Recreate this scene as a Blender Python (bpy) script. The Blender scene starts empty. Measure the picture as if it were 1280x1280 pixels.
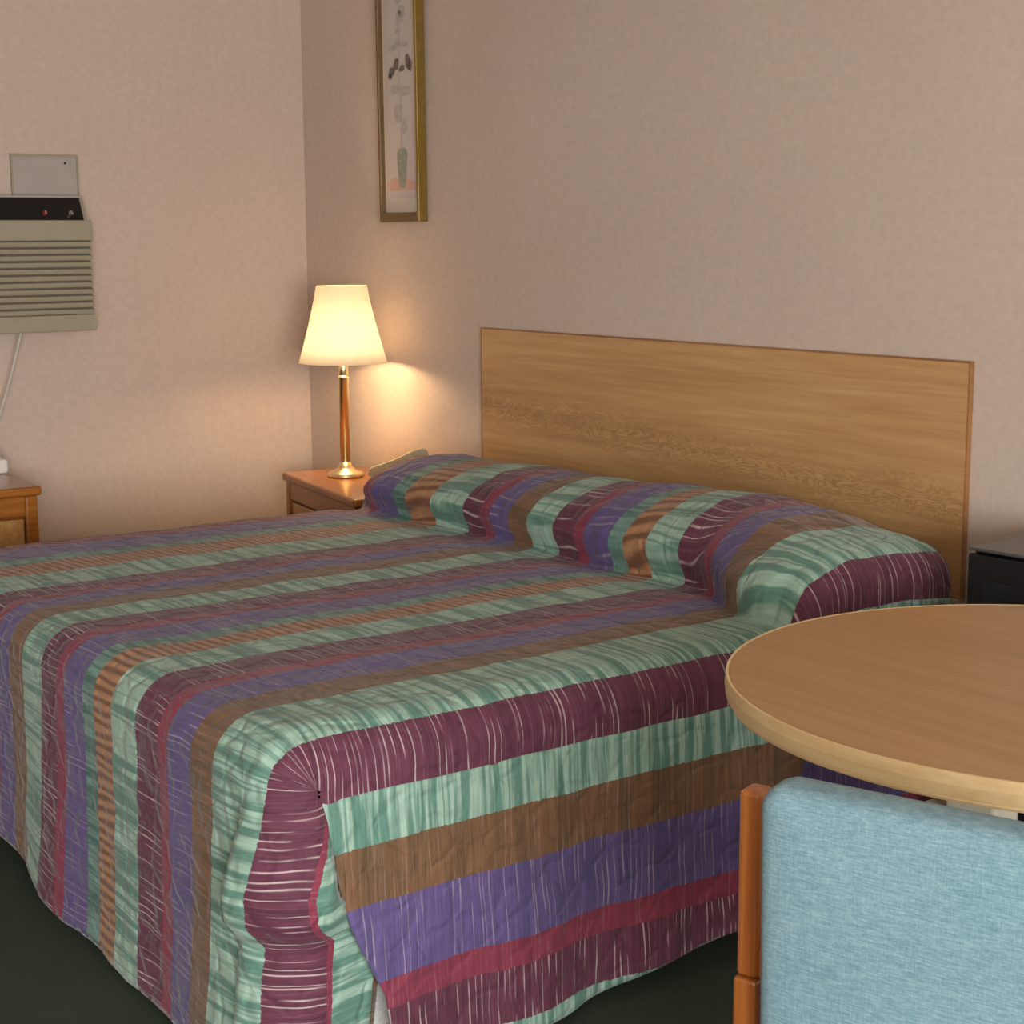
import bpy, bmesh, math, random
from mathutils import Vector, Matrix, noise
random.seed(7)
R = math.radians
scn = bpy.context.scene
C = scn.collection

# ------------------------------------------------------------------ camera
FPX = 2042.5                                  # focal length in pixels of a 1280 frame
cam_d = bpy.data.cameras.new('camera'); cam = bpy.data.objects.new('camera', cam_d); C.objects.link(cam)
cam_d.sensor_width = 36.0; cam_d.sensor_fit = 'HORIZONTAL'; cam_d.lens = 36.0 * FPX / 1280.0
yaw, pitch, roll = R(53.6729), R(9.5354), R(-.3261)
fw = Vector((-math.sin(yaw)*math.cos(pitch), math.cos(yaw)*math.cos(pitch), -math.sin(pitch)))
rt = Vector((math.cos(yaw), math.sin(yaw), 0)); up = rt.cross(fw)
rt, up = math.cos(roll)*rt + math.sin(roll)*up, -math.sin(roll)*rt + math.cos(roll)*up
m = Matrix((rt, up, -fw)).transposed().to_4x4(); m.translation = Vector((5.2316, -2.9361, 1.3678))
cam.matrix_world = m
cam_d.clip_start = .05
scn.camera = cam

# ------------------------------------------------------------------ world, added window light, exposure
w = bpy.data.worlds.new('world'); scn.world = w; w.use_nodes = True
bg = w.node_tree.nodes['Background']; bg.inputs[0].default_value = (.75, .87, 1, 1); bg.inputs[1].default_value = .6
vs = scn.view_settings; vs.view_transform = 'Standard'; vs.look = 'None'; vs.gamma = 1; vs.use_curve_mapping = False
vs.exposure = 0.0
scn.display_settings.display_device = 'sRGB'
# added area light at a made-up window behind the camera, in place of flash
ld = bpy.data.lights.new('added_window_fill', 'AREA'); ld.shape = 'RECTANGLE'; ld.size = 2.3; ld.size_y = 1.3
ld.energy = 285; ld.color = (1.0, .985, .965)
lo = bpy.data.objects.new('added_window_fill', ld); C.objects.link(lo)
lo.location = (7.76, -3.7, 1.25); lo.rotation_euler = (R(90), 0, R(90))
BULB = 52.0

# ------------------------------------------------------------------ materials
def S(r, g, b):                               # sRGB 0-255 to linear
    f = lambda c: (c/255/12.92) if c/255 <= .04045 else ((c/255+.055)/1.055)**2.4
    return (f(r), f(g), f(b), 1)
class NT:
    def __init__(s, name):
        s.m = bpy.data.materials.new(name); s.m.use_nodes = True; s.t = s.m.node_tree
        s.b = s.t.nodes['Principled BSDF']
    def n(s, typ, **kw):
        x = s.t.nodes.new(typ)
        for k, v in kw.items(): setattr(x, k, v)
        return x
    def l(s, a, b): s.t.links.new(a, b)
    def val(s, sock, v):
        if hasattr(v, 'is_linked') or isinstance(v, bpy.types.NodeSocket): s.l(v, sock)
        else: sock.default_value = v
    def math(s, op, a, b=0.0, c=0.0, clamp=False):
        x = s.n('ShaderNodeMath', operation=op, use_clamp=clamp)
        s.val(x.inputs[0], a); s.val(x.inputs[1], b)
        if op in ('MULTIPLY_ADD',): s.val(x.inputs[2], c)
        return x.outputs[0]
    def mix(s, f, a, b, mode='MIX'):
        x = s.n('ShaderNodeMix', data_type='RGBA', blend_type=mode)
        s.val(x.inputs[0], f); s.val(x.inputs[6], a); s.val(x.inputs[7], b)
        return x.outputs[2]
    def coord(s, kind='Object', scale=(1,1,1), loc=(0,0,0), rot=(0,0,0)):
        tc = s.n('ShaderNodeTexCoord'); mp = s.n('ShaderNodeMapping')
        mp.inputs['Scale'].default_value = scale; mp.inputs['Location'].default_value = loc; mp.inputs['Rotation'].default_value = rot
        s.l(tc.outputs[kind], mp.inputs['Vector']); return mp.outputs[0]
    def noise(s, vec, scale=5, detail=3, rough=.5, dist=0):
        x = s.n('ShaderNodeTexNoise'); s.l(vec, x.inputs['Vector'])
        x.inputs['Scale'].default_value = scale; x.inputs['Detail'].default_value = detail
        x.inputs['Roughness'].default_value = rough; x.inputs['Distortion'].default_value = dist
        return x.outputs['Fac']
    def ramp(s, fac, stops, interp='LINEAR'):
        x = s.n('ShaderNodeValToRGB'); x.color_ramp.interpolation = interp
        e = x.color_ramp.elements
        while len(e) > 1: e.remove(e[-1])
        e[0].position = stops[0][0]; e[0].color = stops[0][1]
        for p, c in stops[1:]:
            k = e.new(p); k.color = c
        s.l(fac, x.inputs[0]); return x.outputs[0]
    def bump(s, h, strength=.3, dist=.01):
        x = s.n('ShaderNodeBump'); x.inputs['Strength'].default_value = strength; x.inputs['Distance'].default_value = dist
        s.l(h, x.inputs['Height']); s.l(x.outputs[0], s.b.inputs['Normal']); return x
    def base(s, c): s.val(s.b.inputs['Base Color'], c)
    def rough(s, r): s.val(s.b.inputs['Roughness'], r)
def plain(name, col, rough=.5, metal=0, var=.08, scale=30, spec=None, bump=0):
    k = NT(name); v = k.coord('Object'); nz = k.noise(v, scale, 3)
    dark = tuple(c*(1-var) for c in col[:3]) + (1,); lite = tuple(min(1, c*(1+var)) for c in col[:3]) + (1,)
    k.base(k.ramp(nz, [(.3, dark), (.7, lite)])); k.rough(rough); k.b.inputs['Metallic'].default_value = metal
    if spec is not None: k.b.inputs['Specular IOR Level'].default_value = spec
    if bump: k.bump(nz, bump, .002)
    return k.m
def wall_mat():
    k = NT('wallpaper'); v = k.coord('Object')
    fine = k.noise(v, 260, 2, .6)
    weave = k.noise(k.coord('Object', (40, 40, 260)), 1.0, 2)
    blotch = k.noise(v, 1.6, 3)
    mott = k.noise(v, 45, 4, .7)
    c = k.ramp(blotch, [(.3, S(207, 188, 174)), (.7, S(212, 194, 180))])
    c2 = k.ramp(mott, [(.3, (.88, .88, .88, 1)), (.7, (1, 1, 1, 1))])
    k.base(k.mix(1.0, c, c2, 'MULTIPLY')); k.rough(.75); k.b.inputs['Specular IOR Level'].default_value = .25
    k.bump(k.math('ADD', fine, k.math('ADD', weave, k.math('MULTIPLY', mott, 1.0))), .25, .0025)
    return k.m
def wood(name, dark, mid, lite, axis='x', grain=1.0, rough=.4, cathedral=False, coat=0.0):
    k = NT(name)
    # the long axis of the grain gets the small scale
    sc = {'x': (1.1, 22, 22), 'y': (22, 1.1, 22), 'z': (22, 22, 1.1)}[axis]
    v = k.coord('Object', tuple(a*grain for a in sc))
    fine = k.noise(v, 3.2, 5, .62, .3)
    sc2 = {'x': (.5, 5, 5), 'y': (5, .5, 5), 'z': (5, 5, .5)}[axis]
    broad = k.noise(k.coord('Object', tuple(a*grain for a in sc2)), 2.0, 2, .5, .6)
    f = k.math('ADD', k.math('MULTIPLY', fine, .62), k.math('MULTIPLY', broad, .38))
    col = k.ramp(f, [(.34, dark), (.5, mid), (.66, lite)])
    if cathedral:                                # flame figure in a band along the middle of the board
        warp = k.noise(k.coord('Object', (2.2, 1, 9)), 1.5, 3, .6)
        wv = k.n('ShaderNodeTexNoise'); wv.inputs['Scale'].default_value = 1.0; wv.inputs['Detail'].default_value = 2; wv.inputs['Distortion'].default_value = 1.6
        k.l(k.coord('Object', (5.5, 1, 26), rot=(0, R(-3.2), 0)), wv.inputs['Vector'])
        rg = k.math('SINE', k.math('MULTIPLY', wv.outputs['Fac'], 62.0))
        sep = k.n('ShaderNodeSeparateXYZ'); k.l(k.coord('Object', rot=(0, R(-3.2), 0)), sep.inputs[0])
        band = k.math('SUBTRACT', 1.0, k.math('MULTIPLY', k.math('ABSOLUTE', k.math('ADD', sep.outputs[2], k.math('MULTIPLY_ADD', warp, .10, -.035))), 11.0), clamp=True)
        fl = k.math('MULTIPLY', k.math('MULTIPLY_ADD', rg, .5, .5, clamp=True), band)
        col = k.mix(k.math('MULTIPLY', fl, .62), col, tuple(c*.62 for c in dark[:3]) + (1,))
    k.base(col); k.rough(rough)
    if coat: k.b.inputs['Coat Weight'].default_value = coat; k.b.inputs['Coat Roughness'].default_value = .12
    k.bump(fine, .08, .002)
    return k.m
def carpet_mat():
    k = NT('carpet'); v = k.coord('Object')
    a = k.noise(v, 420, 2, .7); b = k.noise(v, 9, 3)
    c = k.ramp(a, [(.3, S(52, 62, 53)), (.7, S(86, 97, 83))])
    k.base(k.mix(.35, c, k.ramp(b, [(.3, S(62, 72, 61)), (.7, S(74, 85, 71))])))
    k.rough(.95); k.b.inputs['Specular IOR Level'].default_value = .1; k.bump(a, .8, .006)
    return k.m
def fabric_blue():
    k = NT('blue_woven_fabric')
    v = k.coord('Object'); 
    th = k.noise(k.coord('Object', (70, 70, 620), rot=(0, R(10), 0)), 1.0, 2, .6)
    wp = k.noise(k.coord('Object', (620, 620, 60)), 1.0, 2, .6)
    big = k.noise(v, 9, 3); spk = k.noise(v, 300, 2, .7)
    f = k.math('ADD', k.math('MULTIPLY', th, .5), k.math('ADD', k.math('MULTIPLY', wp, .25), k.math('MULTIPLY', spk, .25)))
    c = k.ramp(f, [(.36, S(88, 120, 134)), (.5, S(110, 142, 153)), (.64, S(134, 164, 170))])
    k.base(k.mix(.18, c, k.ramp(big, [(.3, S(96, 128, 142)), (.7, S(122, 146, 152))])))
    k.rough(.9); k.b.inputs['Specular IOR Level'].default_value = .15
    k.b.inputs['Sheen Weight'].default_value = .15
    k.bump(f, .35, .0025)
    return k.m
# stripes of the bedspread: colour and (thin light streaks, soft dark bands, dashes) per kind
PL, RD, PU, BR, TE, TD, OR = ('plum', 'red', 'purple', 'brown', 'teal', 'tealdark', 'orange')
QCOL = {PL: S(108, 58, 78), RD: S(142, 62, 82), PU: S(104, 90, 142), BR: S(132, 98, 72),
        TE: S(164, 196, 180), TD: S(118, 156, 146), OR: S(172, 116, 78)}
QFX = {PL: (1, .25, 0, 1), RD: (.15, .1, 0, 1), PU: (.55, .2, 0, 1), BR: (.2, .4, 0, 1), TE: (.1, 1, 0, 1), TD: (.2, 1, .0, 1), OR: (.1, .2, 1, 1)}
TOP_STRIPES = [(.0, PL), (.60, TE), (.74, PL), (.84, RD), (.87, PU), (.95, TE), (1.10, PL), (1.27, RD), (1.31, PU), (1.43, TD), (1.50, OR), (1.61, TE), (1.757, PL), (1.845, RD), (1.877, PU),
               (1.959, BR), (2.045, TE), (2.147, PL), (2.228, RD), (2.263, PU), (2.358, TD), (2.41, OR), (2.493, TE),
               (2.599, PL), (2.69, RD), (2.735, PU), (2.819, BR), (2.905, TE), (3.055, PL), (3.165, RD), (3.178, TE), (3.270, BR)]
SIDE_STRIPES = [(0, TE), (.084, BR), (.179, PU), (.311, RD), (.357, PL), (.452, TE)]
def quilt_mat(name, stripes, umax):
    k = NT(name)
    uv = k.n('ShaderNodeUVMap'); uv.uv_map = 'UVMap'
    sep = k.n('ShaderNodeSeparateXYZ'); k.l(uv.outputs[0], sep.inputs[0])
    u, v = sep.outputs[0], sep.outputs[1]
    def vec(su, sv, off=0):
        x = k.n('ShaderNodeCombineXYZ'); k.l(k.math('MULTIPLY', u, su), x.inputs[0]); k.l(k.math('MULTIPLY_ADD', v, sv, off), x.inputs[1]); return x.outputs[0]
    wob = k.math('MULTIPLY', k.math('SUBTRACT', k.noise(vec(12, 130), 1, 2, .6), .5), .008)
    wob2 = k.math('MULTIPLY', k.math('SUBTRACT', k.noise(vec(4, 7), 1, 2, .5), .5), .012)
    uu = k.math('DIVIDE', k.math('ADD', u, k.math('ADD', wob, wob2)), umax)
    col = k.ramp(uu, [(p/umax, QCOL[c]) for p, c in stripes], 'CONSTANT')
    fx = k.ramp(uu, [(p/umax, QFX[c][:3] + ((i*.37+.05) % 1.0,)) for i, (p, c) in enumerate(stripes)], 'CONSTANT')
    sid = fx.node.outputs['Alpha']
    sfx = k.n('ShaderNodeSeparateColor'); k.l(fx, sfx.inputs[0])
    # thin pale warp streaks crossing a stripe
    def lines(su, sv, off, wdt):
        q = k.noise(vec(su, sv, off), 1, 0, .4)
        return k.math('SUBTRACT', 1.0, k.math('DIVIDE', k.math('ABSOLUTE', k.math('SUBTRACT', q, .5)), wdt), clamp=True)
    def threads(freq, off, wdt, keep):
        wig = k.math('MULTIPLY', k.noise(vec(8, 9, off), 1, 1, .5), 1.3)
        W = k.math('ADD', k.math('MULTIPLY_ADD', v, freq, k.math('MULTIPLY_ADD', sid, 173.1, off)), wig)
        vo_ = k.n('ShaderNodeTexVoronoi', voronoi_dimensions='1D'); vo_.inputs['Scale'].default_value = 1
        k.l(W, vo_.inputs['W'])
        sc_ = k.n('ShaderNodeSeparateColor'); k.l(vo_.outputs['Color'], sc_.inputs[0])
        on_ = k.math('GREATER_THAN', sc_.outputs[0], 1-keep)
        wd_ = k.math('MULTIPLY_ADD', sc_.outputs[1], wdt, wdt*.5)
        ln = k.math('SUBTRACT', 1.0, k.math('DIVIDE', vo_.outputs['Distance'], wd_), clamp=True)
        return k.math('MULTIPLY', k.math('POWER', ln, .6), on_)
    brk = k.ramp(k.noise(vec(13, 26, 11), 1, 1, .5), [(.40, (0, 0, 0, 1)), (.56, (1, 1, 1, 1))])
    st = k.math('MULTIPLY', threads(78, 3.2, .105, .72), brk)
    st2 = threads(120, 8.7, .16, .45)
    # soft darker bands and thin dark lines of the woven-dyed stripes
    n2 = k.noise(vec(3, 48, 17), 1, 2, .55)
    bd = k.ramp(n2, [(.46, (0, 0, 0, 1)), (.57, (1, 1, 1, 1))])
    dl = threads(75, 5.9, .20, .5)
    n3 = k.noise(vec(14, 190, 5), 1, 3, .7)
    # short slanting dashes
    da = k.math('MULTIPLY_ADD', k.math('SINE', k.math('ADD', k.math('MULTIPLY', v, 300.0), k.math('ADD', k.math('MULTIPLY', u, 34.0), k.math('MULTIPLY', k.noise(vec(6, 20, 31), 1, 1, .5), 7.0)))), .7, .5, clamp=True)
    dk = k.mix(1, col, (.30, .46, .44, 1), 'MULTIPLY')
    c = k.mix(k.math('MULTIPLY', k.math('MULTIPLY', bd, sfx.outputs[1]), .92), col, dk)
    c = k.mix(k.math('MULTIPLY', k.math('MULTIPLY', dl, sfx.outputs[1]), .8), c, dk)
    c = k.mix(k.math('MULTIPLY', k.math('MULTIPLY', da, sfx.outputs[2]), .8), c, S(112, 74, 52))
    c = k.mix(k.math('MULTIPLY', k.math('MULTIPLY', k.math('SUBTRACT', 1, da), sfx.outputs[2]), .3), c, S(220, 180, 136))
    c = k.mix(k.math('MULTIPLY', k.math('MULTIPLY', st, sfx.outputs[0]), .85), c, S(214, 196, 196))
    c = k.mix(k.math('MULTIPLY', k.math('MULTIPLY', st2, sfx.outputs[0]), .16), c, S(150, 122, 132))
    g = k.ramp(n3, [(.3, (.74, .74, .74, 1)), (.7, (1.0, 1.0, 1.0, 1))])
    c = k.mix(1, c, g, 'MULTIPLY')
    k.base(c); k.rough(.72); k.b.inputs['Specular IOR Level'].default_value = .25
    k.b.inputs['Sheen Weight'].default_value = .2; k.b.inputs['Sheen Roughness'].default_value = .4
    # quilting: meandering stitch lines, small puckers
    vo = k.n('ShaderNodeTexVoronoi', feature='DISTANCE_TO_EDGE'); vo.inputs['Scale'].default_value = 1
    wn = k.n('ShaderNodeTexNoise'); k.l(vec(14, 14), wn.inputs['Vector']); wn.inputs['Scale'].default_value = 1
    va = k.n('ShaderNodeVectorMath', operation='ADD'); k.l(vec(17, 13), va.inputs[0]); k.l(wn.outputs['Color'], va.inputs[1])
    k.l(va.outputs[0], vo.inputs['Vector'])
    groove = k.ramp(vo.outputs['Distance'], [(0, (0, 0, 0, 1)), (.22, (1, 1, 1, 1))], 'EASE')
    puck = k.noise(vec(10, 55, 2), 1, 3, .6)
    h = k.math('ADD', k.math('MULTIPLY', groove, .6), k.math('MULTIPLY', puck, .9))
    k.bump(h, .55, .009)
    return k.m

M = {}
M['wall'] = wall_mat(); M['carpet'] = carpet_mat()
M['ceiling'] = plain('ceiling_paint', S(216, 208, 198), .9)
M['headboard'] = wood('oak_laminate', S(180, 136, 88), S(194, 152, 102), S(206, 166, 116), 'x', .8, .38, True)
M['headboard_edge'] = wood('oak_edge', S(140, 96, 56), S(158, 112, 68), S(170, 124, 80), 'x', .8, .45)
M['table_top'] = wood('table_laminate', S(172, 128, 80), S(184, 138, 88), S(194, 150, 98), 'x', .55, .33)
M['table_edge'] = wood('table_edge_maple', S(232, 196, 142), S(242, 212, 160), S(248, 222, 174), 'x', 1, .35)
M['nightstand'] = wood('nightstand_wood', S(124, 68, 20), S(156, 92, 32), S(176, 114, 46), 'x', 1, .3, coat=.4)
M['drawer'] = wood('drawer_wood', S(168, 118, 62), S(190, 140, 82), S(204, 158, 98), 'y', 1, .35)
M['chair_wood'] = wood('chair_wood', S(134, 72, 28), S(164, 94, 42), S(184, 114, 58), 'z', 1.2, .28, coat=.3)
M['blue'] = fabric_blue()
M['quilt_top'] = quilt_mat('quilt_top', TOP_STRIPES, 3.4)
M['quilt_side'] = quilt_mat('quilt_side', SIDE_STRIPES, .6)
M['ticking'] = plain('white_ticking', S(214, 212, 208), .8, var=.12, scale=160, bump=.3)
M['lining'] = plain('white_lining', S(206, 204, 200), .85, var=.08, scale=120)
M['brass'] = plain('polished_brass', S(240, 220, 176), .32, 1, .04)
M['gold'] = plain('gold_frame', S(158, 132, 70), .35, .7, .12, 60)
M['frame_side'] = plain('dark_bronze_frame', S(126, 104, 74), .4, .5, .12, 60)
M['print'] = plain('print_paper', S(196, 186, 180), .45, var=.03, scale=12)
M['mat_board'] = plain('pale_mat', S(214, 200, 184), .5, var=.02)
M['ink'] = plain('ink_grey_brown', S(112, 98, 94), .6, var=.2, scale=80)
M['ink_soft'] = plain('ink_soft_grey', S(176, 168, 165), .6, var=.1, scale=80)
M['vase_ink'] = plain('vase_green', S(150, 152, 138), .6, var=.12, scale=80)
M['ground_ink'] = plain('ground_pink', S(206, 166, 150), .6, var=.06, scale=80)
M['ac'] = plain('ac_beige_plastic', S(160, 152, 130), .5, var=.03)
M['ac_dark'] = plain('ac_recess', S(112, 106, 90), .7, var=.03)
M['black'] = plain('black_plastic', S(20, 20, 21), .35, var=.1)
M['black_gloss'] = plain('black_gloss_door', S(30, 32, 36), .22, var=.05)
M['black_top'] = plain('black_top_sheen', S(74, 71, 69), .3, var=.05)  # black top coloured greyer for the light it reflects
M['panel_grey'] = plain('panel_grey_white', S(172, 164, 158), .5, var=.03)
M['chrome'] = plain('chrome', S(205, 205, 208), .2, 1, .03)
M['red'] = plain('red_glint', S(150, 30, 32), .35, var=.05)  # red stands for a glint on the control panel
M['cream_metal'] = plain('cream_metal', S(206, 200, 180), .45, var=.04)
M['black_metal'] = plain('black_metal', S(24, 23, 22), .5, var=.1)
M['phone'] = plain('beige_phone_plastic', S(196, 182, 150), .4, var=.03)
M['phone_key'] = plain('phone_keys', S(226, 222, 210), .4, var=.02)
M['white_plastic'] = plain('white_plastic', S(228, 226, 222), .4, var=.02)
M['cord'] = plain('grey_white_cord', S(196, 190, 180), .5, var=.03)
M['trim'] = plain('cream_trim', S(206, 194, 176), .5, var=.03)
def shade_mat():
    k = NT('pleated_lampshade'); t = k.t
    tr = k.n('ShaderNodeBsdfTranslucent'); tr.inputs[0].default_value = (.42, .385, .31, 1)
    k.base((.93, .86, .72, 1)); k.rough(.8)
    nz = k.noise(k.coord('Object', (160, 160, 6)), 1, 2); k.bump(nz, .15, .002)
    mx = k.n('ShaderNodeMixShader'); mx.inputs[0].default_value = .5
    k.l(k.b.outputs[0], mx.inputs[1]); k.l(tr.outputs[0], mx.inputs[2])
    k.l(mx.outputs[0], t.nodes['Material Output'].inputs[0])
    return k.m
M['shade'] = shade_mat()
def bulb_mat():
    k = NT('bulb_glow'); k.b.inputs['Emission Color'].default_value = (1, .74, .42, 1); k.b.inputs['Emission Strength'].default_value = 6
    k.base((1, .9, .7, 1)); return k.m
M['bulb'] = bulb_mat()

# ------------------------------------------------------------------ helpers
def tag(o, label=None, cat=None, group=None, kind=None):
    if label: o['label'] = label
    if cat: o['category'] = cat
    if group: o['group'] = group
    if kind: o['kind'] = kind
    return o
def empty(name, loc=(0, 0, 0), rz=0):
    o = bpy.data.objects.new(name, None); C.objects.link(o); o.location = loc; o.rotation_euler = (0, 0, rz); o.empty_display_size = .1
    return o
def obj(name, bm, mat, parent=None, smooth=False, loc=None, rot=None):
    me = bpy.data.meshes.new(name); bm.normal_update(); bm.to_mesh(me); bm.free()
    me.materials.append(M[mat] if isinstance(mat, str) else mat)
    if smooth:
        for p in me.polygons: p.use_smooth = True
    o = bpy.data.objects.new(name, me); C.objects.link(o)
    if parent: o.parent = parent
    if loc: o.location = loc
    if rot: o.rotation_euler = rot
    return o
def box(bm, x0, x1, y0, y1, z0, z1, bev=0.0, seg=2):
    vs = [bm.verts.new(p) for p in ((x0,y0,z0),(x1,y0,z0),(x1,y1,z0),(x0,y1,z0),(x0,y0,z1),(x1,y0,z1),(x1,y1,z1),(x0,y1,z1))]
    fs = [bm.faces.new([vs[i] for i in f]) for f in ((3,2,1,0),(4,5,6,7),(0,1,5,4),(1,2,6,5),(2,3,7,6),(3,0,4,7))]
    if bev:
        es = list({e for f in fs for e in f.edges})
        bmesh.ops.bevel(bm, geom=es, offset=bev, segments=seg, profile=.5, affect='EDGES')
    return bm
def nb(): return bmesh.new()
def bx(*a, **k): return box(nb(), *a, **k)
def lathe(bm, prof, n=40, cap=True):
    rings = []
    for r, z in prof:
        rings.append([bm.verts.new((r*math.cos(2*math.pi*i/n), r*math.sin(2*math.pi*i/n), z)) for i in range(n)])
    for a, b in zip(rings, rings[1:]):
        for i in range(n): bm.faces.new((a[i], a[(i+1) % n], b[(i+1) % n], b[i]))
    if cap:
        bm.faces.new(list(reversed(rings[0]))); bm.faces.new(rings[-1])
    return bm
def tube(bm, pts, r, n=8):
    pts = [Vector(p) for p in pts]; rings = []
    for i, p in enumerate(pts):
        d = (pts[min(i+1, len(pts)-1)] - pts[max(i-1, 0)]).normalized()
        a = d.cross(Vector((0, 0, 1)) if abs(d.z) < .9 else Vector((1, 0, 0))).normalized(); b = d.cross(a)
        rings.append([bm.verts.new(p + r*(math.cos(t)*a + math.sin(t)*b)) for t in [2*math.pi*j/n for j in range(n)]])
    for a, b in zip(rings, rings[1:]):
        for i in range(n): bm.faces.new((a[i], b[i], b[(i+1) % n], a[(i+1) % n]))
    bm.faces.new(rings[0]); bm.faces.new(list(reversed(rings[-1])))
    return bm
def prism(bm, pts, depth, axis='y', start=0.0):
    """extrude a 2-D outline; axis y: pts are (x,z); axis x: (y,z); axis z: (x,y)"""
    def P(p, d): return {'y': (p[0], d, p[1]), 'x': (d, p[0], p[1]), 'z': (p[0], p[1], d)}[axis]
    a = [bm.verts.new(P(p, start)) for p in pts]; b = [bm.verts.new(P(p, start+depth)) for p in pts]
    n = len(pts)
    bm.faces.new(a); bm.faces.new(list(reversed(b)))
    for i in range(n): bm.faces.new((a[i], b[i], b[(i+1) % n], a[(i+1) % n]))
    bmesh.ops.recalc_face_normals(bm, faces=bm.faces[:])
    return bm
def interp(x, pts):
    if x <= pts[0][0]: return pts[0][1]
    for (a, fa), (b, fb) in zip(pts, pts[1:]):
        if x <= b:
            t = (x-a)/(b-a); t = t*t*(3-2*t); return fa+(fb-fa)*t
    return pts[-1][1]
def lin(x, pts):
    if x <= pts[0][0]: return pts[0][1]
    for (a, fa), (b, fb) in zip(pts, pts[1:]):
        if x <= b: return fa+(fb-fa)*(x-a)/(b-a)
    return pts[-1][1]
def sheet(name, rows, mat, parent, uvf=None, solid=.006, thick_mat=None, flip=False):
    """rows: list of lists of (Vector, (u, v)) of equal length"""
    bm = nb(); lay = bm.loops.layers.uv.new('UVMap')
    V = [[bm.verts.new(p) for p, _ in r] for r in rows]
    for i in range(len(rows)-1):
        for j in range(len(rows[0])-1):
            ids = [(i, j), (i, j+1), (i+1, j+1), (i+1, j)]
            if flip: ids.reverse()
            vs_ = [V[a][b] for a, b in ids]
            f = bm.faces.new(vs_)
            for lp, (a, b) in zip(f.loops, ids): lp[lay].uv = rows[a][b][1]
    o = obj(name, bm, mat, parent, smooth=True)
    if thick_mat: o.data.materials.append(M[thick_mat])
    sm = o.modifiers.new('thickness', 'SOLIDIFY'); sm.thickness = solid; sm.offset = -1
    if thick_mat: sm.material_offset = 1; sm.material_offset_rim = 0
    return o

# ------------------------------------------------------------------ the room
RX, RY, RZ = 7.8, -5.2, 2.44
tag(obj('floor', bx(-.1, RX+.1, RY-.1, .1, -.1, 0), 'carpet'), 'dark green carpeted floor', kind='structure')
tag(obj('ceiling', bx(-.1, RX+.1, RY-.1, .1, RZ, RZ+.1), 'ceiling'), 'plain pale ceiling above the bed', kind='structure')
tag(obj('wall_left', bx(-.1, 0, RY-.1, .1, 0, RZ), 'wall'), 'beige textured wall carrying the air conditioner', kind='structure')
tag(obj('wall_head', bx(0, RX+.1, 0, .1, 0, RZ), 'wall'), 'beige textured wall behind the headboard', kind='structure')
tag(obj('wall_front', bx(0, RX+.1, RY-.1, RY, 0, RZ), 'wall'), 'beige wall behind the camera', kind='structure')
b = nb()
wy0, wy1, wz0, wz1 = -4.9, -2.5, .55, 1.95
box(b, RX, RX+.1, RY, wy0, 0, RZ); box(b, RX, RX+.1, wy1, 0, 0, RZ); box(b, RX, RX+.1, wy0, wy1, 0, wz0); box(b, RX, RX+.1, wy0, wy1, wz1, RZ)
tag(obj('wall_right', b, 'wall'), 'beige wall with the added window behind the camera', kind='structure')
wn = empty('added_window_1', (RX, (wy0+wy1)/2, wz0)); tag(wn, 'wide unseen window added behind the camera for fill light', kind='structure')  # unseen window, added to go with the fill light
hw = (wy1-wy0)/2; hh = wz1-wz0
b = nb(); box(b, .02, .08, -hw, -hw+.05, 0, hh); box(b, .02, .08, hw-.05, hw, 0, hh); box(b, .02, .08, -hw, hw, 0, .05); box(b, .02, .08, -hw, hw, hh-.05, hh); box(b, .02, .08, -.02, .02, 0, hh)
obj('added_window_frame', b, 'white_plastic', wn)
obj('added_window_sill', bx(-.06, .06, -hw-.05, hw+.05, -.03, 0, bev=.004), 'white_plastic', wn)

# ------------------------------------------------------------------ headboard
hb = empty('headboard', (2.028, -.003, .563))
tag(hb, 'wide plain oak-grain headboard panel fixed to the wall behind the bed', 'headboard')
W2 = .924; HH = .532
obj('panel', bx(-W2+.004, W2-.004, -.013, 0, -HH/2+.004, HH/2-.004), 'headboard', hb, loc=(0, 0, HH/2))
obj('edge_band', bx(-W2, W2, -.0135, 0, HH-.004, HH), 'headboard_edge', hb)
obj('edge_band', bx(-W2, W2, -.0135, 0, 0, .004), 'headboard_edge', hb)
obj('edge_band', bx(W2-.004, W2, -.0135, 0, .004, HH-.004), 'headboard_edge', hb)
obj('edge_band', bx(-W2, -W2+.004, -.0135, 0, .004, HH-.004), 'headboard_edge', hb)
t_ = obj('mounting_strip', bx(-W2+.02, W2-.005, -.018, 0, -.022, 0), 'trim', hb); t_['label'] = 'cream strip under the panel'

# ------------------------------------------------------------------ bed
BX0, BX1, YF, YH, BZ = 1.175, 3.10, -1.83, -.20, .612
bed = empty('bed', ((BX0+BX1)/2, 0, 0)); cx = (BX0+BX1)/2
tag(bed, 'king-size bed base and white mattress hidden under the striped bedspread', 'bed')
obj('box_spring', bx(BX0+.05-cx, BX1-.05-cx, YF+.06, YH+.02, .055, .36, bev=.02), 'ticking', bed)
obj('mattress', bx(BX0+.045-cx, BX1-.045-cx, YF+.055, YH+.02, .365, .585, bev=.045, seg=4), 'ticking', bed, smooth=True)
for sx in (-.8, 0, .8):
    for yy in (YF+.15, YH-.12):
        obj('leg', lathe(nb(), [(.022, 0), (.022, .055)], 12), 'black_metal', bed, loc=(sx, yy, 0))

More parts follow.
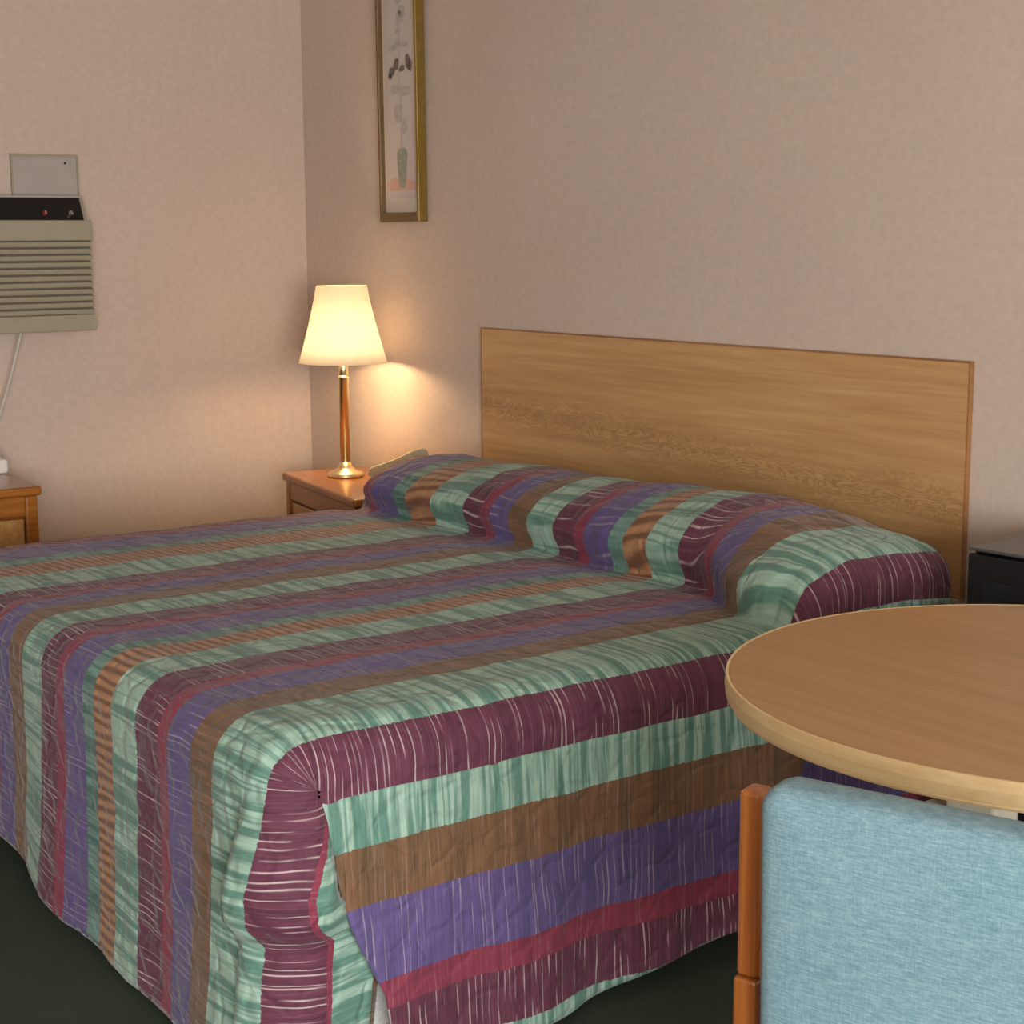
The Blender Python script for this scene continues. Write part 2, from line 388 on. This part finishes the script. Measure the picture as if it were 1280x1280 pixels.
# ------------------------------------------------------------------ bedspread
spread = empty('bedspread', (0, 0, 0))
tag(spread, 'quilted bedspread striped in plum, teal, purple, brown and orange covering the bed', 'bedspread')
RR = .085
UX = BX1 - RR; UX0 = BX0 + RR; VF = -(YF + RR)          # where the rounding starts (v runs to the foot as -y)
QA = RR*math.pi/2
def nz(x, y, z, s): return noise.noise(Vector((x*s, y*s, z*s)))
PIL_Y = [(-2.2, 0), (-.530, 0), (-.515, .10), (-.497, .45), (-.465, .75), (-.41, .94), (-.33, 1.0), (-.25, .95), (-.20, .80)]
PIL_X = [(1.10, .070), (1.2, .115), (1.35, .140), (1.8, .150), (2.1, .155), (2.35, .168), (2.6, .182), (2.8, .168), (2.95, .146), (3.1, .118)]
def pil(x, y):
    q = min(1, max(0, (x-2.62)/.38)); sh = .015*nz(x, 0, 3, 2.2) - .17*q*q*(3-2*q)
    yy = y - sh*min(1, max(0, (-.20-y)/.25))
    return lin(yy, PIL_Y)*interp(x, PIL_X)
def top_z(x, y):
    z = BZ + pil(x, y)
    z += .006*nz(x, y, 0, 3.0) + .0035*nz(x, y, 1, 9) - .010*math.exp(-((y+.57)/.05)**2)
    return z
def push(x, y):
    """the pillow's front bellies out over the tuck"""
    q = min(1, max(0, (x-2.62)/.38)); sh = .015*nz(x, 0, 3, 2.2) - .17*q*q*(3-2*q)
    yy = y - sh*min(1, max(0, (-.20-y)/.25))
    if yy < -.53 or yy > -.33: return 0
    f = lin(yy, PIL_Y); return -.055*math.sin(math.pi*min(1, f))*(1-.6*q)
def ripple(s, t):
    """outward push of the hanging cloth, s along the hem, t 0..1 down"""
    return t*(.008*math.sin(s*9.0+.6) + .007*math.sin(s*17+2.1)) + .020*t*t
def top_point(u, v):
    """the sheet on top of the bed for v <= VF, u across"""
    y = -v
    if u > UX:
        e = u-UX; zt = top_z(UX, y); xin = -.03*max(0, (y+.75)/.55) if y > -.75 else 0
        if e <= QA:
            a = e/RR; return Vector((UX+xin+RR*math.sin(a), y, zt-RR+RR*math.cos(a)))
        return Vector((BX1+xin, y, zt-RR-(e-QA)))
    if u < UX0:
        e = UX0-u; zt = top_z(UX0, y)
        if e <= QA:
            a = e/RR; return Vector((UX0-RR*math.sin(a), y, zt-RR+RR*math.cos(a)))
        return Vector((BX0, y, zt-RR-(e-QA)))
    xin = -.03*max(0, (y+.75)/.55)*max(0, (u-2.6)/.42) if y > -.75 else 0
    return Vector((u+xin, y+push(u, y), top_z(u, y)))
def drop(u): return BZ-RR-lin(u, [(1.2, .14), (1.85, .115), (2.05, .095), (2.27, .05), (2.56, .036), (3.0, .03), (3.4, .02)])
DROP = BZ-RR-.035                                        # straight hanging length at the foot
def foot_point(u, e):
    """past the foot edge: e is the length beyond VF"""
    z0 = top_z(min(max(u, UX0), UX), -VF) - RR
    if e <= QA:
        bq = e/RR
        if UX0 <= u <= UX: return Vector((u, -VF-RR*math.sin(bq), z0+RR*math.cos(bq)))
        sgn = 1 if u > UX else -1; ex = (u-UX) if sgn > 0 else (UX0-u); xb = UX if sgn > 0 else UX0
        if ex <= QA:
            a = ex/RR; return Vector((xb+sgn*RR*math.sin(a), -VF-RR*math.cos(a)*math.sin(bq), z0+RR*math.cos(a)*math.cos(bq)))
        k = ex-QA; return Vector((xb+sgn*RR, -VF, z0-k*math.cos(bq)))
    t = (e-QA)/DROP; d = t*drop(u)
    rp = ripple(u*1.0, t) + .004*nz(u, d, 5, 14)
    if UX0 <= u <= UX: return Vector((u, YF-rp, z0-d))
    sgn = 1 if u > UX else -1; ex = (u-UX) if sgn > 0 else (UX0-u); xb = UX if sgn > 0 else UX0
    bul = lin(t, [(0, 0), (.12, .012), (.32, .044), (.42, .040), (.50, .010), (.60, .014), (1, .030)])   # the corner falls in a pinched fold
    r = RR+rp*.7+bul
    if ex <= r*math.pi/2:
        a = ex/r
        return Vector((xb+sgn*r*math.sin(a), -VF-r*math.cos(a), z0-d))
    k = ex-r*math.pi/2
    fold = .008*math.sin(k*38+d*9)*t
    return Vector((xb+sgn*(RR+rp*.7+bul*math.exp(-k*22)-.1*k-.002), -VF+k, z0-d))
NU, NV1, NV2, NV3 = 170, 120, 12, 46
UA0, UB0 = UX0-QA-.03, UX+QA+.03
def urow(frac_ext):
    ua, ub = UA0-frac_ext*.11, UB0+frac_ext*.135
    if frac_ext > 0: ua, ub = UX0-QA-frac_ext*.14, UX+QA+frac_ext*.142
    core = [UX0-QA + (UX+QA-UX0+QA)*i/(NU-1) for i in range(NU)]
    left = [ua + (core[0]-ua)*i/5 for i in range(5)]
    right = [core[-1] + (ub-core[-1])*(i+1)/6 for i in range(6)]
    return left+core+right
VS = [-YH+.20*i/16 for i in range(16)] + [.40+.34*i/52 for i in range(52)] + [.74+(VF-.74)*i/71 for i in range(72)]
NV1 = len(VS)
rows = []
for i in range(NV1):
    v = VS[i]
    rows.append([(top_point(u, v), (u, v)) for u in urow(0)])
for i in range(1, NV2+1):
    e = QA*i/NV2; rows.append([(foot_point(u, e), (u, VF+e)) for u in urow(0)])
rows[-1] = [(foot_point(u, QA), (u, VF+QA)) for u in urow(1e-4)]
for i in range(1, NV3+1):
    t = i/NV3; e = QA+DROP*t
    rows.append([(foot_point(u, e), (u, VF+e)) for u in urow(min(1, t*2.0))])
# head end tucked down towards the wall
tp = sheet('top_panel', rows, 'quilt_top', spread, thick_mat='lining', flip=True)
tp['label'] = 'striped top hanging down at the foot'
def side_rows(sgn):
    rs = []; NS, NT_ = 130, 46
    for j in range(NT_+1):
        t = j/NT_; r = []
        for i in range(NS+1):
            s = i/NS
            yl = lin(t, [(0, -1.764), (.06, -1.755), (.2, -1.73), (.45, -1.70), (.7, -1.645), (1, -1.63)])
            y = yl + (YH-yl)*s
            top = top_z(UX if sgn > 0 else UX0, y)-RR-.024
            hem = lin(y, [(-2, .022), (-1.25, .022), (-.84, .075), (-.2, .09)])
            z = top + (hem-top)*t
            xin = -.03*max(0, (y+.75)/.55) if y > -.75 else 0
            fold = .010*math.sin(y*13+.4) + .008*math.sin(y*23+1.0)
            crn = .035*math.exp(-((y+1.75)/.16)**2)*t
            off = t*fold + .022*t + crn + .003*nz(y, z, 2, 16) + .001
            x = (BX1+xin+off) if sgn > 0 else (BX0-off)
            r.append((Vector((x, y, z)), ((.503-hem)*t, -y)))
        rs.append(r)
    return rs
sp = sheet('side_panel', side_rows(1), 'quilt_side', spread, thick_mat='lining', flip=True)
sp['label'] = 'sewn side drop with lengthwise stripes'
sheet('side_panel', side_rows(-1), 'quilt_side', spread, thick_mat='lining', flip=False)

# ------------------------------------------------------------------ nightstand by the corner
def nightstand(loc, rz, wd, dp, ht, label, knob=True):
    """front faces local -y, origin at the middle of the back on the floor"""
    o = empty('nightstand', loc, rz); tag(o, label, 'nightstand')
    h = wd/2
    obj('top', bx(-h, h, -dp, 0, ht-.028, ht, bev=.008, seg=3), 'nightstand', o)
    obj('body', bx(-h+.015, h-.015, -dp+.03, -.004, .07, ht-.028), 'nightstand', o)
    for sx in (-1, 1):
        x0 = sx*(h-.012); x1 = sx*(h-.05)
        obj('corner_post', bx(min(x0, x1), max(x0, x1), -dp+.008, -dp+.045, 0, ht-.028, bev=.006), 'nightstand', o)
        obj('leg', bx(min(x0, x1), max(x0, x1), -.045, -.006, 0, .07), 'nightstand', o)
    obj('apron', bx(-h+.05, h-.05, -dp+.012, -dp+.03, ht-.088, ht-.028, bev=.003), 'nightstand', o)
    z1 = ht-.096
    for q in range(2):
        z0 = z1-.185
        d = obj('drawer', bx(-h+.055, h-.055, -dp+.015, -dp+.03, z0, z1, bev=.004), 'drawer', o)
        if knob:
            kb = obj('knob', lathe(nb(), [(.006, 0), (.007, .010), (.016, .014), (.017, .022), (.010, .027), (.0, .0272)], 16, cap=False), 'chair_wood', d, smooth=True, loc=(0, -dp+.015, (z0+z1)/2+.035), rot=(R(90), 0, 0))
        z1 = z0-.012
    return o
ns_rz = R(-10)
nightstand((.735, -.077, 0), ns_rz, .68, .30, .588, 'glossy brown wooden nightstand under the lit lamp between corner and bed')
nightstand((.03, -1.475, 0), R(90), .53, .49, .645, 'brown wooden nightstand below the air conditioner at the left edge')

# ------------------------------------------------------------------ table lamp
LX, LY, LZ = .572, -.195, .5885
lamp = empty('table_lamp', (LX, LY, LZ)); tag(lamp, 'lit brass table lamp with a cream tapered shade on the corner nightstand', 'lamp')
obj('base', lathe(nb(), [(.060, 0), (.062, .006), (.056, .014), (.034, .022), (.024, .032), (.017, .05)], 40), 'brass', lamp, smooth=True)
obj('pole', lathe(nb(), [(.017, .05), (.017, .325), (.019, .327), (.019, .332), (.014, .335), (.012, .336)], 28), 'brass', lamp, smooth=True)
obj('socket', lathe(nb(), [(.014, .335), (.016, .338), (.016, .380), (.012, .385)], 20), 'brass', lamp, smooth=True)
obj('bulb', lathe(nb(), [(.012, .385), (.018, .395), (.028, .415), (.030, .43), (.024, .453), (.010, .463), (.001, .465)], 20), 'bulb', lamp, smooth=True)
sh = lathe(nb(), [(.146, .378), (.145, .378), (.128, .436), (.108, .51), (.089, .592), (.085, .618), (.082, .628)], 64, cap=False)
so = obj('lamp_shade', sh, 'shade', lamp, smooth=True)
hp = nb()
for a in range(3):
    an = a*2*math.pi/3; tube(hp, [(.014*math.cos(an), .014*math.sin(an), .37), (.128*math.cos(an), .128*math.sin(an), .434)], .0015, 6)
obj('shade_spider', hp, 'brass', lamp)
pl = bpy.data.lights.new('lamp_light', 'POINT'); pl.energy = BULB; pl.color = (1.0, .67, .35); pl.shadow_soft_size = .034
po = bpy.data.objects.new('lamp_light', pl); C.objects.link(po); po.parent = lamp; po.location = (0, 0, .425)

# ------------------------------------------------------------------ telephone
ph = empty('telephone', (.935, -.225, .5885), R(-36)); ph.scale = (.85, .85, .9); tag(ph, 'beige desk telephone behind the pillow end on the corner nightstand', 'telephone')
prof = [(-.095, 0), (.095, 0), (.095, .085), (.07, .095), (-.095, .028)]
obj('body', prism(nb(), prof, .17, 'x', -.085), 'phone', ph)
hs = nb()
pts = [(-.10, .080), (-.085, .103), (-.05, .112), (0, .118), (.05, .134), (.085, .148), (.105, .135), (.115, .108), (.085, .100), (.07, .118), (0, .098), (-.06, .092), (-.07, .072)]
pts2 = [(-.11, .045), (-.10, .072), (-.06, .083), (0, .104), (.06, .132), (.10, .140), (.118, .118), (.105, .098), (.078, .096), (.066, .112), (0, .084), (-.05, .064), (-.066, .038)]
prism(hs, pts2, .045, 'x', -.080)
bmesh.ops.bevel(hs, geom=hs.edges[:], offset=.004, segments=2, affect='EDGES')
obj('handset', hs, 'phone', ph)
sl = math.atan2(.067, .165)
for r_ in range(4):
    for c_ in range(3):
        yy = -.06+r_*.026; zz = .028+(yy+.095)*math.tan(sl)
        obj('key', bx(-.008, .008, -.007, .007, 0, .007, bev=.002), 'phone_key', ph, loc=(.0+c_*.026, yy, zz), rot=(sl, 0, 0))
obj('cord', tube(nb(), [(-.06+.006*math.cos(i*1.3), -.10-.012*i/40, .012+.004*math.sin(i*1.3)+.0) for i in range(30)], .003, 6), 'phone', ph)

# ------------------------------------------------------------------ picture
pic = empty('framed_picture', (.680, -.003, 1.420)); pic.rotation_euler = (R(.4), 0, 0)
tag(pic, 'tall narrow framed plant print in a gold frame above the lamp', 'picture')
PW, PH = .118, 1.00
for sx in (-1, 1):
    a, b_ = sx*PW, sx*(PW-.012)
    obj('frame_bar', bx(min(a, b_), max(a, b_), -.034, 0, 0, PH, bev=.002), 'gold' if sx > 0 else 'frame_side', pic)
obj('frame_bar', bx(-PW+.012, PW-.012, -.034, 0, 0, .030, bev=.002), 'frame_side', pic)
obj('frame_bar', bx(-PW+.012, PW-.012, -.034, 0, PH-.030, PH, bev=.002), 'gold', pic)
mt = obj('mat_board', bx(-PW+.012, PW-.012, -.016, -.006, .03, PH-.03), 'mat_board', pic)
pr = obj('print', bx(-PW+.026, PW-.026, -.0175, -.016, .075, PH-.06), 'print', pic)
def ink(name, pts, mat, y=-.0185):
    pts = [(max(-.088, min(.088, a*.95)), b_) for a, b_ in pts]
    return obj(name, prism(nb(), pts, .001, 'y', y), mat, pr)
def blob(cx_, cz_, rx, rz_, n=14, rough=.3, ang=0):
    out = []
    for i in range(n):
        t = 2*math.pi*i/n; q = 1+rough*(random.random()-.5)
        x_, z_ = rx*q*math.cos(t), rz_*q*math.sin(t)
        out.append((cx_+x_*math.cos(ang)-z_*math.sin(ang), cz_+x_*math.sin(ang)+z_*math.cos(ang)))
    return out
ink('printed_ground', [(-.088, .100), (.085, .100), (.085, .124), (.03, .136), (-.06, .140), (-.088, .126)], 'ground_ink')
ink('printed_vase', [(-.018, .110), (.020, .110), (.030, .175), (.036, .215), (.024, .232), (-.018, .232), (-.030, .215), (-.026, .175)], 'vase_ink', -.0192)
ink('printed_stem', [(-.004, .232), (.004, .232), (.010, .36), (-.004, .46), (.002, .60), (-.004, .60), (-.012, .46), (-.001, .36)], 'ink_soft', -.0188)
for q, (x_, z_, rx_, rz__, an_) in enumerate([(-.052, .475, .020, .016, .5), (-.022, .497, .016, .020, -.4), (.012, .483, .018, .010, .2), (.050, .500, .014, .026, .2), (.064, .488, .010, .018, 0), (-.062, .462, .012, .010, 0)]):
    ink('printed_leaf', blob(x_, z_, rx_, rz__, ang=an_), 'ink', -.0192)
for q, (x_, z_, rx_, rz__) in enumerate([(-.045, .548, .022, .010), (-.02, .560, .018, .012), (.03, .555, .026, .008), (-.01, .600, .018, .008), (.0, .638, .025, .022), (.015, .66, .02, .02), (0, .71, .03, .03), (-.02, .34, .02, .03), (.02, .30, .016, .025), (-.005, .78, .022, .02), (.03, .41, .03, .015), (-.03, .42, .03, .014)]):
    ink('printed_blossom', blob(x_, z_, rx_, rz__), 'ink_soft', -.0190)

# ------------------------------------------------------------------ air conditioner and panel above it
ac = empty('air_conditioner', (0, -1.30, 1.078)); tag(ac, 'beige wall air conditioner with horizontal louvers at the left edge', 'air conditioner')
AH, AW, AD = .352, .445, .125
obj('casing', prism(nb(), [(0.0, .0), (AD-.02, .0), (AD-.02, AH), (AD-.055, AH+.072), (0, AH+.072)], 2*AW-.012, 'y', -AW+.006), 'ac', ac)
obj('front_rail', bx(AD-.022, AD, -AW, AW, .258+.03, AH, bev=.003), 'ac', ac)
obj('front_rail', bx(AD-.022, AD+.004, -AW, AW, 0, .052, bev=.003), 'ac', ac)
obj('recess', bx(AD-.022, AD-.014, -AW+.004, AW-.004, .052, .288), 'ac_dark', ac)
NSL = 11
for i in range(NSL):
    z = .052+(.236)*(i+.5)/NSL
    obj('louver', bx(-.007, .007, -AW+.003, AW-.003, -.0075, .0075, bev=.002), 'ac', ac, loc=(AD-.006, 0, z), rot=(0, R(16), 0))
b = nb(); prism(b, [(AD-.0185, AH+.001), (AD-.0525, AH+.071), (AD-.056, AH+.070), (AD-.024, AH+.0)], 2*AW-.036, 'y', -AW+.018)
cp = obj('control_panel', b, 'black', ac)
obj('top_trim', bx(0, AD-.050, -AW, AW-.004, AH+.071, AH+.079, bev=.003), 'panel_grey', ac)
cd = Vector((.062, 0, .033)).normalized()
ang = math.atan2(.033, .062)
for yy, mt_ in ((.30, 'red'), (.385, 'chrome')):
    kb = obj('control_knob', lathe(nb(), [(.008, 0), (.008, .008), (.006, .010), (.0, .0101)], 18, cap=False), mt_, cp, loc=(AD-.026, yy, AH+.020), rot=(0, R(62), 0))
    obj('knob_cap', bx(-.006, .006, -.003, .003, .009, .013), 'chrome', cp, loc=(AD-.026, yy, AH+.020), rot=(0, R(62), 0))
cdn = obj('power_cord', tube(nb(), [(.10-.02*math.sin(t*2.5), .203-.125*t+.012*math.sin(t*3), .002-.372*t) for t in [i/24 for i in range(25)]], .0045, 8), 'cord', ac)
wp = empty('wall_panel', (0, -.957, 1.502)); tag(wp, 'small grey-white access panel on the wall above the air conditioner', 'panel')
obj('plate', bx(0, .008, -.108, .108, 0, .136, bev=.002), 'panel_grey', wp)
b = nb(); box(b, .0, .012, -.112, .112, .130, .139); box(b, 0, .012, -.112, -.106, 0, .130); box(b, 0, .012, .106, .112, 0, .130)
obj('rim', b, 'ac', wp)
obj('screw', lathe(nb(), [(.004, 0), (.004, .002), (.0, .0021)], 12, cap=False), 'black', wp, loc=(.008, .068, .112), rot=(0, R(90), 0))
ad = empty('power_adapter', (.165, -1.225, .6455)); tag(ad, 'white plastic plug box on the nightstand below the air conditioner', 'adapter')
obj('body', bx(-.03, .03, -.03, .03, 0, .045, bev=.008), 'white_plastic', ad)
obj('plug', lathe(nb(), [(.016, .045), (.015, .058), (.008, .064), (.006, .080)], 16), 'white_plastic', ad, smooth=True)

# ------------------------------------------------------------------ black appliance beside the bed
fr = empty('mini_fridge', (3.275, -.415, 0), R(3)); tag(fr, 'black box-shaped mini fridge against the wall right of the headboard', 'fridge')
FW, FD, FH = .44, .37, .78
obj('body', bx(0, FW, .022, FD, .03, FH-.006, bev=.004), 'black', fr)
obj('top', bx(0, FW, .0, FD, FH-.006, FH, bev=.002), 'black_top', fr)
dr = obj('door', bx(0, FW, 0, .020, .05, FH-.012, bev=.004), 'black', fr)
obj('door_panel', bx(.035, FW-.02, -.003, .0, .09, FH-.06, bev=.001), 'black_gloss', dr)
obj('handle', bx(.008, .020, -.016, .0, .35, .62, bev=.004), 'black', dr)
for sx in (.03, FW-.03):
    for sy in (.04, FD-.04): obj('foot', lathe(nb(), [(.015, 0), (.015, .03)], 12), 'black', fr, loc=(sx, sy, 0))

# ------------------------------------------------------------------ round table
TX, TY, TZ, TR = 3.884, -.955, .7405, .49
tb = empty('round_table', (TX, TY, 0)); tag(tb, 'round wood-grain table with a pale edge standing beside the bed', 'table')
obj('tabletop', lathe(nb(), [(TR-.010, TZ-.028), (TR-.004, TZ-.028), (TR-.004, TZ-.001), (TR-.006, TZ)], 128), 'table_top', tb)
eb = nb()
def ring(bm, r0, r1, z0, z1, a0, a1, n):
    rows_ = []
    for i in range(n+1):
        a = a0+(a1-a0)*i/n; c, s = math.cos(a), math.sin(a)
        rows_.append([bm.verts.new(p) for p in ((r0*c, r0*s, z0), (r1*c, r1*s, z0), ((r1+.0015)*c, (r1+.0015)*s, (z0+z1)/2), (r1*c, r1*s, z1), (r0*c, r0*s, z1))])
    for a, b_ in zip(rows_, rows_[1:]):
        for j in range(5): bm.faces.new((a[j], b_[j], b_[(j+1) % 5], a[(j+1) % 5]))
    if a1-a0 < 6.28: bm.faces.new(rows_[0]); bm.faces.new(list(reversed(rows_[-1])))
    else: bmesh.ops.remove_doubles(bm, verts=bm.verts[:], dist=1e-5)
    bmesh.ops.recalc_face_normals(bm, faces=bm.faces[:])
    return bm
obj('edge_band', ring(nb(), TR-.004, TR, TZ-.030, TZ, 0, 2*math.pi, 128), 'table_edge', tb, smooth=False)
lb = obj('lower_edge_strip', ring(nb(), TR-.014, TR-.003, TZ-.037, TZ-.030, R(-122), R(60), 72), 'table_edge', tb); lb['label'] = 'broken lower edge strip'
obj('underside_plate', lathe(nb(), [(TR-.10, TZ-.045), (TR-.06, TZ-.028)], 64), 'black_metal', tb)
for sx in (-1, 1):
    obj('column', bx(sx*.145-.046, sx*.145+.046, -.03, .03, .035, TZ-.21, bev=.006), 'cream_metal', tb)
    obj('column_neck', lathe(nb(), [(.028, TZ-.215), (.028, TZ-.04)], 20), 'black_metal', tb, loc=(sx*.145, 0, 0))
    obj('bracket', bx(sx*.235-.026 if sx > 0 else -.238, .238 if sx > 0 else -.192, -.02, .02, .44, .498, bev=.003), 'cream_metal', tb)
    obj('base_foot', bx(sx*.145-.035, sx*.145+.035, -.30, .30, 0, .036, bev=.008), 'cream_metal', tb)
obj('stretcher', bx(-.20, .20, -.015, .015, .44, .475, bev=.003), 'black_metal', tb)
obj('bolt', lathe(nb(), [(.006, 0), (.006, .010), (.004, .013), (0, .0131)], 12, cap=False), 'white_plastic', tb, loc=(-.085, -.015, .503), rot=(R(90), 0, 0))

# ------------------------------------------------------------------ chair
ch = empty('armchair', (4.328, -1.702, 0), R(18)); tag(ch, 'wooden chair with pale blue woven upholstery drawn up to the round table', 'chair')
def cushion(w_, h_, d_, rad, bulge, n=28):
    """rounded pad, width x, height z, centred, with soft edges"""
    bm = nb()
    def outline(q):
        pts = []
        for cxs, czs, a0 in ((1, 1, 0), (-1, 1, 90), (-1, -1, 180), (1, -1, 270)):
            for i in range(8):
                a = R(a0+90*i/7); r = max(rad-q, .004)
                pts.append((cxs*(w_/2-q-r)+r*math.cos(a), czs*(h_/2-q-r)+r*math.sin(a)))
        return pts
    prof = [(.018, -d_/2), (.008, -d_/2+.003), (.002, -d_/2+.010), (0, -d_/2+.02), (0, d_/2-.02), (.002, d_/2-.010), (.008, d_/2-.003), (.018, d_/2)]
    rings = []
    for q, y in prof:
        rings.append([bm.verts.new((x, y, z)) for x, z in outline(q)])
    # front and back faces filled by shrinking rings with a bulge
    def face(sgn, base):
        prev = base
        for k in range(1, 7):
            q = .018+k*.6*min(w_, h_)/2/7
            pts = outline(q); y = sgn*(d_/2+bulge*math.sin(math.pi/2*k/6))
            cur = [bm.verts.new((x, y, z)) for x, z in pts]
            for i in range(len(cur)):
                j = (i+1) % len(cur)
                bm.faces.new((prev[i], prev[j], cur[j], cur[i]))
            prev = cur
        bm.faces.new(prev)
    for a, b_ in zip(rings, rings[1:]):
        for i in range(len(a)):
            j = (i+1) % len(a); bm.faces.new((a[i], a[j], b_[j], b_[i]))
    face(-1, rings[0]); face(1, rings[-1])
    bmesh.ops.recalc_face_normals(bm, faces=bm.faces[:])
    return bm
obj('backrest', cushion(.480, .42, .062, .026, .006), 'blue', ch, smooth=True, loc=(0, 0, .616), rot=(R(1.5), 0, 0))
seat = cushion(.484, .46, .07, .05, .010)
obj('seat', seat, 'blue', ch, smooth=True, loc=(0, .305, .435), rot=(R(90), 0, 0))
for sx in (-1, 1):
    x0, x1 = sorted((sx*.2700, sx*.2960))
    obj('back_post', bx(x0, x1, .034, .066,   .580, .790, bev=.006, seg=3), 'chair_wood', ch)
    obj('rear_leg', bx(x0-.001, x1+.001, .030, .070, 0, .580, bev=.004, seg=2), 'chair_wood', ch)
    obj('armrest', bx(x0-.004, x1+.004, .066, .44, .600, .626, bev=.008, seg=3), 'chair_wood', ch)
    obj('front_leg', bx(x0, x1, .42, .465, 0, .600, bev=.004), 'chair_wood', ch)
    obj('seat_rail', bx(x0, x1, .070, .42, .34, .395, bev=.004), 'chair_wood', ch)
for zz in (.455, .600):
    obj('back_rail', bx(-.270, .270, .034, .058, zz-.018, zz+.018, bev=.004), 'chair_wood', ch)
for yy in (.050, .44):
    obj('cross_rail', bx(-.270, .270, yy-.012, yy+.012, .34, .395, bev=.004), 'chair_wood', ch)
